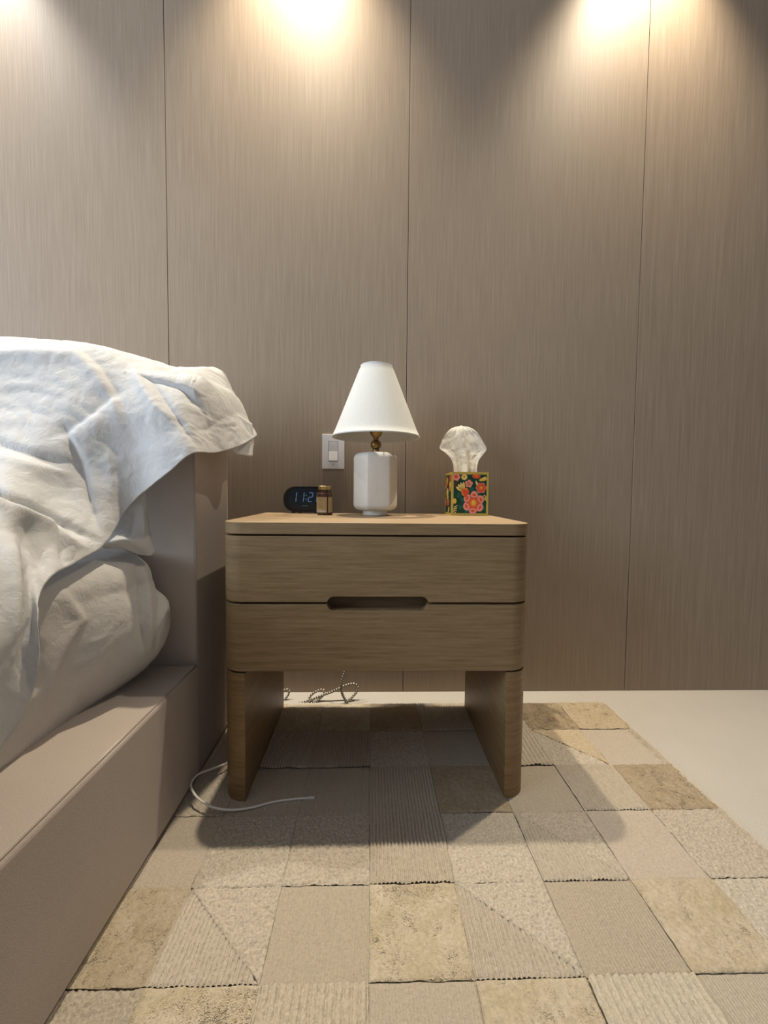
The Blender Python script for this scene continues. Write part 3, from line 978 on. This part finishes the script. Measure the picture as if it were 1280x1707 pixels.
box('indicator', (px0 + px1) / 2 - .0045, (px0 + px1) / 2 + .0045, -.0059, -.0052, pz0 - .0135, pz0 - .0070, plain('grey_indicator', (0.55, 0.55, 0.57), 0.4), sw)

# ------------------------------------------------------------------ bed: upholstered frame
BX = -0.394
bed = thing('bed_frame', 'taupe upholstered bed frame with thick block headboard beside nightstand', 'bed', (-1.3, 0, 0))
def rbox(name, x0, x1, y0, y1, z0, z1, r, mat):
    o = box(name, x0 + 1.3, x1 + 1.3, y0, y1, z0, z1, mat, bed)
    bevel(o, r, 4); return smooth_by_angle(o, 60)
rbox('side_rail', -0.60, BX, -1.15, 0.944, 0.0125, 0.2700, 0.009, M['uphol'])
rbox('side_rail', -2.32, -2.12, -1.15, 0.944, 0.0125, 0.2700, 0.009, M['uphol'])
rbox('foot_rail', -2.119, -0.601, -1.15, -0.95, 0.0125, 0.2700, 0.009, M['uphol'])
box('slat_base', -2.119 + 1.3, -0.601 + 1.3, -0.949, 0.944, 0.17, 0.258, M['uphol'], bed)
# headboard block with its back lower corner rounded
def headboard():
    y0, y1, z0, z1 = 0.9455, 1.160, 0.010, 0.925
    P = [(y0, z0)]
    r = 0.06
    P += [(y1 - r + r * math.sin(math.pi / 2 * k / 8), z0 + r - r * math.cos(math.pi / 2 * k / 8)) for k in range(9)]
    r = 0.03
    P += [(y1 - r + r * math.cos(math.pi / 2 * k / 6), z1 - r + r * math.sin(math.pi / 2 * k / 6)) for k in range(7)]
    P += [(y0 + r - r * math.sin(math.pi / 2 * k / 6), z1 - r + r * math.cos(math.pi / 2 * k / 6)) for k in range(7)]
    n = len(P)
    v = [(-2.36 + 1.3, y, z) for y, z in P] + [(-0.3985 + 1.3, y, z) for y, z in P]
    f = [tuple(range(n - 1, -1, -1)), tuple(range(n, 2 * n))] + [(i, (i + 1) % n, n + (i + 1) % n, n + i) for i in range(n)]
    o = obj('headboard', v, f, M['uphol'], bed)
    bevel(o, 0.006, 3, 50); return smooth_by_angle(o, 40)
headboard()
tube('piping', [(BX + 1.3 - .005, y, .2692) for y in (0.94, .5, 0.1, -.3, -.7, -1.14)], .0016, M['piping'], bed, 8, 4)
tube('piping', [(-.4000 + 1.3, .9460, z) for z in (.275, .45, .65, .85, .90)], .0016, M['piping'], bed, 8, 4)

# ------------------------------------------------------------------ folds used by every cloth
def seg_dist(px, py, poly):
    """distance to the line, the side it lies on, and how far along (0..1)"""
    best = 1e9; sgn = 1; along = 0
    lens = [math.hypot(b[0] - a[0], b[1] - a[1]) for a, b in zip(poly[:-1], poly[1:])]
    tot = sum(lens); acc = 0
    for (ax, ay), (bx, by), ln in zip(poly[:-1], poly[1:], lens):
        dx, dy = bx - ax, by - ay
        t = np.clip(((px - ax) * dx + (py - ay) * dy) / (ln * ln), 0, 1)
        ex, ey = px - ax - dx * t, py - ay - dy * t
        d = np.hypot(ex, ey)
        s = np.sign(dx * ey - dy * ex)
        upd = d < best
        best = np.where(upd, d, best); sgn = np.where(upd, s, sgn)
        along = np.where(upd, (acc + t * ln) / tot, along)
        acc += ln
    return best, sgn, along

def fold(px, py, poly, w, amp, w2=None, ends=0.3):
    """ridge (amp > 0) or trough along a line, fading towards both ends; w on its left-hand side, w2 on the other"""
    d, s, a = seg_dist(px, py, poly)
    ww = np.where(s > 0, w2 or w, w)
    e = np.clip(np.minimum(a, 1 - a) / ends, 0, 1)
    e = e * e * (3 - 2 * e)
    q = d / ww
    return amp * e * np.exp(-q ** 1.5)

def cr_weights(n_ctrl, n_out):
    t = np.linspace(0, n_ctrl - 1, n_out)
    Wm = np.zeros((n_out, n_ctrl))
    for k, tt in enumerate(t):
        i = min(int(tt), n_ctrl - 2); u = tt - i
        w = [(-u + 2 * u * u - u ** 3) / 2, (2 - 5 * u * u + 3 * u ** 3) / 2, (u + 4 * u * u - 3 * u ** 3) / 2, (-u * u + u ** 3) / 2]
        for q, wq in zip((i - 1, i, i + 1, i + 2), w):
            if q < 0: Wm[k, 0] += 2 * wq; Wm[k, 1] -= wq
            elif q > n_ctrl - 1: Wm[k, n_ctrl - 1] += 2 * wq; Wm[k, n_ctrl - 2] -= wq
            else: Wm[k, q] += wq
    return Wm

def px_of(G):
    v = G - np.array(EYE)
    R_, D_, F_ = (np.array(x) for x in (RIGHT, DOWN, FWD))
    w = np.maximum(v @ F_, .05)
    return 640 + F_PX * (v @ R_) / w, 853.5 + F_PX * (v @ D_) / w

def normals(G):
    du = np.gradient(G, axis=1); dv = np.gradient(G, axis=0)
    n = np.cross(du, dv)
    return n / np.maximum(np.linalg.norm(n, axis=2, keepdims=True), 1e-9)

def cloth(name, ctrl, nu, nv, folds, wr_amp, mat, seed=0, hem=0, flip=False, thick=0.0012, parent=None, wr_dir=(1, 1, 1), post=None):
    """ctrl[row][col] world points -> smooth sheet with folds along given lines and fine wrinkles"""
    A = np.array(ctrl, dtype=float)
    Wu = cr_weights(A.shape[1], nu); Wv = cr_weights(A.shape[0], nv)
    G = np.einsum('vr,rcx,uc->vux', Wv, A, Wu)
    n = normals(G)
    if flip: n = -n
    px, py = px_of(G)
    d = np.zeros(px.shape)
    for fo in folds: d += fold(px, py, *fo)
    w = np.zeros(px.shape)
    for j in range(nv):
        for i in range(nu):
            x, y, z = G[j, i] * wr_dir
            q = noise.noise((x * 9 + seed, y * 9, z * 9))
            a = 1 - abs(noise.noise((x * 16 + 3 * q, y * 16 + seed, z * 16)))
            b = 1 - abs(noise.noise((x * 38 + 5 * q, y * 38 + seed, z * 38)))
            w[j, i] = .75 * (a - .75) + .30 * (b - .75) + .8 * q
    G = G + n * (d + w * wr_amp)[..., None]
    if post is not None: G = post(G)
    v = G.reshape(-1, 3)
    f = []
    for j in range(nv - 1):
        for i in range(nu - 1):
            a = j * nu + i
            q = (a, a + 1, a + nu + 1, a + nu)
            f.append(q[::-1] if flip else q)
    o = obj(name, v.tolist(), f, mat, parent, smooth=True)
    if thick:
        s = o.modifiers.new('solid', 'SOLIDIFY'); s.thickness = thick; s.offset = -1
    return o, G

# ------------------------------------------------------------------ mattress in its fitted cover
def mattress():
    ny, ns = 190, 64
    ys = np.linspace(0.938, -0.92, ny) ** 1.0
    k = np.linspace(0, 1, ny); ys = 0.938 - (0.938 + 0.92) * k ** 1.7
    G = np.zeros((ny, ns + 1, 3))
    for j, y in enumerate(ys):
        b = 0.078 * math.exp(-((y - .86) / .13) ** 2) + 0.016 + .012 * noise.noise((y * 5, 1, 2)) - .055 * math.exp(-((y - .945) / .035) ** 2)
        top = 0.535
        for i in range(ns + 1):
            s = i / ns
            # bottom edge -> up the side -> over the shoulder -> across the top
            if s < .62:
                t = s / .62
                z = .2705 + t * (top - .06 - .2705)
                x = -.530 + b * math.sin(math.pi * min(1, t * .80 + .06)) ** .8 + .012 * t
            elif s < .85:
                a = (s - .62) / .23 * math.pi / 2
                xe = -.530 + b * math.sin(math.pi * .86) ** .8 + .012
                x = xe - .06 * (1 - math.cos(a)); z = top - .06 + .06 * math.sin(a)
            else:
                q = (s - .85) / .15
                xe = -.530 + b * math.sin(math.pi * .86) ** .8 + .012
                x = xe - .06 - q * 1.35; z = top + .01 * math.sin(q * math.pi)
            G[j, i] = (x, y, z)
    n = normals(G)
    if n[ny // 2, ns // 3, 0] < 0: n = -n
    px, py = px_of(G)
    d = np.zeros(px.shape)
    front = (G[..., 1] > .3)
    for fo in [
        ([(222, 925), (236, 990), (240, 1050), (246, 1098)], 4.5, -.010),
        ([(232, 930), (246, 990), (250, 1050), (254, 1095)], 5, .007),
        ([(255, 945), (266, 1000), (262, 1060), (258, 1095)], 4, -.006),
        ([(270, 965), (278, 1010), (270, 1060)], 4, .004),
        ([(215, 900), (185, 1000), (165, 1080), (140, 1180)], 30, .008),
        ([(85, 958), (112, 995), (136, 1033), (112, 1075), (92, 1120), (80, 1190)], 4, .009, 20),
        ([(110, 1120), (165, 1085), (225, 1040)], 5, .002),
        ([(130, 1080), (175, 1060), (215, 1010)], 5, .002),
        ([(90, 1220), (130, 1150), (175, 1100)], 8, .003),
        ([(60, 1165), (66, 1120), (64, 1060)], 6, -.008)]:
        d += np.where(front, fold(px, py, *fo), 0)
    for j in range(ny):
        for i in range(ns + 1):
            x, y, z = G[j, i]
            q = noise.noise((x * 7, y * 7, z * 7))
            a = 1 - abs(noise.noise((x * 22 + 4 * q, y * 18, z * 9)))
            c = 1 - abs(noise.noise((x * 50, y * 50 + 3 * q, z * 32)))
            d[j, i] +=   .0022 * (a - .75) + .0014 * (c - .75) + .003 * q
    bottom = np.clip(np.arange(ns + 1) / ns / .08, 0, 1)[None, :]
    G = G + n * (d * (0.35 + .65 * bottom))[..., None]
    G[..., 2] = np.maximum(G[..., 2], .2703)
    v = G.reshape(-1, 3); f = []
    for j in range(ny - 1):
        for i in range(ns):
            a = j * (ns + 1) + i
            f.append((a, a + ns + 1, a + ns + 2, a + 1))
    o = obj('mattress', v.tolist(), f, M['sheet2'], smooth=True)
    return tag(o, 'white covered mattress bulging over the taupe bed rail under loose sheet', 'mattress')
mattress()

# ------------------------------------------------------------------ loose sheet thrown over headboard and pillows
COLS = [  # silhouette, two points down, hem : (px, py, depth)
    [(372, 623, 1.160), (392, 660, 1.165), (411, 694, 1.165), (428, 726, 1.160)],
    [(368, 621, 1.130), (388, 660, 1.100), (404, 697, 1.090), (418, 733, 1.085)],
    [(352, 615, 1.110), (368, 662, 1.030), (384, 702, 1.015), (397, 744, 1.010)],
    [(325, 612, 1.060), (336, 660, 0.965), (348, 707, 0.942), (358, 755, 0.930)],
    [(286, 612, 1.030), (298, 662, 0.918), (310, 709, 0.885), (320, 757, 0.862)],
    [(250, 603, 1.010), (262, 667, 0.900), (272, 730, 0.868), (280, 788, 0.850)],
    [(212, 592, 0.990), (222, 668, 0.900), (231, 745, 0.878), (240, 820, 0.866)],
    [(175, 582, 0.975), (186, 672, 0.890), (196, 767, 0.868), (207, 855, 0.850)],
    [(140, 576, 0.965), (150, 682, 0.872), (160, 793, 0.845), (174, 908, 0.790)],
    [(105, 573, 0.955), (110, 692, 0.860), (116, 818, 0.812), (127, 938, 0.720)],
    [(70, 571, 0.950), (72, 702, 0.850), (77, 838, 0.765), (86, 962, 0.648)],
    [(35, 570, 0.945), (33, 717, 0.835), (42, 868, 0.690), (62, 1010, 0.580)],
    [(0, 569, 0.940), (-5, 732, 0.815), (18, 922, 0.605), (63, 1095, 0.558)],
    [(-40, 569, 0.935), (-45, 752, 0.790), (-20, 962, 0.552), (50, 1165, 0.550)],
    [(-90, 569, 0.930), (-100, 772, 0.750), (-70, 1002, 0.500), (2, 1246, 0.524)],
    [(-160, 570, 0.920), (-180, 802, 0.690), (-150, 1052, 0.440), (-90, 1330, 0.460)],
    [(-260, 572, 0.910), (-300, 832, 0.610), (-280, 1082, 0.370), (-220, 1420, 0.390)],
    [(-400, 575, 0.900), (-460, 872, 0.520), (-450, 1122, 0.310), (-420, 1550, 0.300)],
]
rows = [[], [], [], [], [], []]
for i, c in enumerate(COLS):
    P = [at(a, b, Y=y) for a, b, y in c]
    S = P[0]
    back = 1.185 if i < 6 else 1.16
    rows[0].append(Vector((S.x, back, S.z - (.14 if i > 1 else .1))))
    rows[1].append(Vector((S.x, min(back - .01, S.y + .10), S.z - .006)))
    for k in range(4): rows[2 + k].append(P[k])
FOLDS = [
    ([(-160, 592), (60, 590), (125, 592), (160, 622), (188, 668), (205, 740)], 14, -.011),
    ([(-160, 577), (60, 576), (128, 580), (165, 608), (196, 655), (214, 700), (232, 760)], 9, .006),
    ([(215, 640), (184, 662), (150, 688), (110, 716), (70, 735)], 8, .008, 20),
    ([(100, 690), (108, 716), (122, 742), (136, 772), (150, 830), (172, 905)], 6, .010, 12),
    ([(178, 740), (186, 790), (190, 840)], 11, -.004),
    ([(-160, 715), (0, 738), (40, 751), (90, 767), (170, 775)], 6, .010, 14),
    ([(-160, 735), (10, 765), (70, 782), (150, 792)], 12, -.006),
    ([(-200, 760), (0, 820), (60, 849), (120, 880), (190, 915)], 4.5, .016, 9),
    ([(-200, 790), (0, 846), (60, 872), (110, 902), (170, 930)], 12, -.020),
    ([(-30, 840), (10, 850), (45, 880), (70, 925), (95, 975)], 5, .009, 20),
    ([(80, 865), (100, 910), (112, 945)], 5, .005),
    ([(-60, 632), (30, 628), (90, 640), (150, 660)], 5, .0024),
    ([(-60, 655), (50, 652), (120, 668)], 4, .0018),
    ([(-60, 688), (30, 680), (80, 692), (120, 704)], 5, .003),
    ([(-60, 706), (40, 702), (100, 712)], 5, -.002),
    ([(212, 600), (240, 650), (262, 682), (300, 712)], 9, -.008),
    ([(240, 615), (285, 682), (312, 722), (340, 762)], 5, .006),
    ([(270, 602), (300, 640), (322, 672), (350, 690)], 5, .0035),
    ([(280, 612), (320, 642), (350, 664)], 4, .003),
    ([(345, 655), (352, 690), (362, 720)], 3.5, .002),
    ([(395, 685), (345, 716), (315, 716)], 5, .002),
    ([(60, 1000), (40, 1080), (48, 1170)], 8, .006),
    ([(20, 880), (25, 1000), (10, 1120)], 14, -.008),
]
def keep_off(G):
    # the cloth rests on the headboard: never inside its block
    x, y, z = G[..., 0].copy(), G[..., 1].copy(), G[..., 2].copy()
    w = np.clip((-.345 - x) / .05, 0, 1)
    inside = (y > .938) & (z < .932) & (y < 1.17)
    dz_, dy_ = .932 - z, y - .938
    up = inside & (dz_ < dy_)
    G[..., 2] += w * (np.where(up, .932, z) - z)
    G[..., 1] += w * (np.where(inside & ~up, .938, y) - y)
    return G
sheet, SG = cloth('sheet', rows, 300, 150, FOLDS, .0046, M['sheet'], seed=3.7, flip=True, wr_dir=(1, 1, 1.25), post=keep_off)
tag(sheet, 'large crumpled white sheet draped over the headboard and heaped pillows', 'sheet')

# hem band sewn along the loose edge
band_v, band_f = [], []
nu = SG.shape[1]
Gn = -normals(SG)
for i in range(nu):
    for q, off in ((-1, .0008), (-9, .0008)):
        p = SG[q, i] + Gn[q, i] * off
        band_v.append(tuple(p))
for i in range(nu - 1): band_f.append((2 * i, 2 * i + 1, 2 * i + 3, 2 * i + 2))
hem = obj('hem', band_v, band_f, M['sheet'], sheet, smooth=True)

# second layer of the sheet hanging at the headboard's end
def flap(name, ctrl, nu, nv, amp, mat, label, cat, seed=0, folds=(), flip=False, parent=None):
    o, G = cloth(name, [[at(*p[:2], Y=p[2]) for p in row] for row in ctrl], nu, nv, list(folds), amp, mat, seed, flip=flip, parent=parent)
    if label: tag(o, label, cat)
    return o
flap('under_fold', [
    [(372, 690, 1.02), (392, 690, 1.06), (410, 700, 1.10), (420, 706, 1.13)],
    [(380, 725, 1.00), (396, 728, 1.05), (416, 735, 1.09), (423, 735, 1.12)],
    [(388, 751, 1.00), (396, 757, 1.03), (419, 761, 1.08), (420, 754, 1.11)]], 24, 20, .002, M['sheet'], None, None, 5, parent=sheet)

# pillowcase end that pokes out below the sheet
pc = flap('pillowcase', [
    [(150, 830, .86), (185, 810, .87), (215, 795, .88), (238, 790, .89), (243, 800, .895)],
    [(150, 870, .84), (185, 850, .855), (220, 840, .87), (240, 842, .885), (244, 848, .895)],
    [(160, 900, .82), (195, 885, .84), (226, 880, .86), (246, 882, .88), (250, 884, .895)],
    [(168, 908, .80), (205, 899, .815), (228, 906, .84), (252, 914, .875), (258, 916, .89)],
    [(172, 915, .815), (205, 915, .83), (230, 924, .85), (250, 926, .87), (257, 921, .885)]], 60, 50, .0025, M['sheet'],
    'white pillowcase corner poking out below the draped sheet beside headboard', 'pillowcase', 8,
    [([(222, 840), (216, 900)], 5, -.006), ([(236, 830), (240, 900)], 5, .004)], flip=True)

# ------------------------------------------------------------------ cables
M['cable'] = plain('white_cable', (0.80, 0.78, 0.76), 0.5)
m, nt, b = new_mat('braided_cord', 0.7)
ck = N(nt, 'ShaderNodeTexChecker', Scale=1.0)
ck.inputs['Color1'].default_value = (0.62, 0.58, 0.48, 1); ck.inputs['Color2'].default_value = (0.035, 0.033, 0.03, 1)
tc = N(nt, 'ShaderNodeTexCoord'); nt.links.new(tc.outputs['UV'], ck.inputs['Vector'])
nt.links.new(ck.outputs['Color'], b.inputs['Base Color'])
M['braid'] = m

cable = thing('charging_cable', 'thin white charging cable looped on the rug by left nightstand leg', 'cable', (0, 0, 0))
pts = [(430, 1236, .012), (405, 1258, .014), (382, 1270, .020), (352, 1282, .030), (330, 1291, .034), (318.5, 1306, .036), (323, 1322, .034), (338, 1337, .028), (360, 1347, .020), (388, 1350, .013), (420, 1346, .0105), (455, 1337, .009), (490, 1332, .009), (513, 1330.5, .009)]
CP = [at(a, b, Z=z) for a, b, z in pts]
CP[0].y += .05; CP[0].x = -.36; CP[1].x = -.345; CP[2].x = -.336
tube('cord', CP, .0024, M['cable'], cable, 8, 10)
e0, e1 = CP[-1], at(524, 1330, Z=.009)
tube('plug', [e0, e0.lerp(e1, .5), e1], .0034, plain('plug_plastic', (0.70, 0.68, 0.70), 0.4), cable, 10, 4)
tube('plug_tip', [e1, e1 + (e1 - e0) * .06, e1 + (e1 - e0) * .12], .0022, plain('plug_metal', (0.5, 0.5, 0.52), 0.3, 0.5, 0.8), cable, 8, 2)

cord = thing('power_cord', 'black and white braided power cord coiled on floor behind nightstand', 'cord', (0, 0, 0))
def cp(l): return [at(a, b, Y=y) for a, b, y in l]
tube('cord', cp([(440, 1166, 1.300), (458, 1170, 1.292), (475, 1173, 1.288), (495, 1173, 1.288), (515, 1168, 1.290), (535, 1160, 1.292), (556, 1152, 1.295), (575, 1143, 1.298), (590, 1140, 1.300), (596, 1146, 1.300), (593, 1155, 1.296), (584, 1165, 1.290), (573, 1173, 1.286), (580, 1172, 1.282), (575, 1166, 1.278), (570, 1155, 1.276), (569, 1142, 1.276), (571, 1130, 1.278), (575, 1118, 1.282), (577, 1100, 1.29)]), .0040, M['braid'], cord, 8, 8)
tube('cord', cp([(462, 1153, 1.31), (474, 1150, 1.308), (481, 1150, 1.306), (481, 1157, 1.304), (476, 1164, 1.302), (470, 1168, 1.300), (455, 1166, 1.30)]), .0034, M['braid'], cord, 8, 8)
tube('cord', cp([(516, 1171, 1.286), (516, 1163, 1.290), (522, 1156, 1.294), (531, 1151, 1.296), (539, 1150, 1.298), (540, 1156, 1.294), (534, 1164, 1.290), (525, 1170, 1.287), (517, 1173, 1.285)]), .0034, M['braid'], cord, 8, 8)
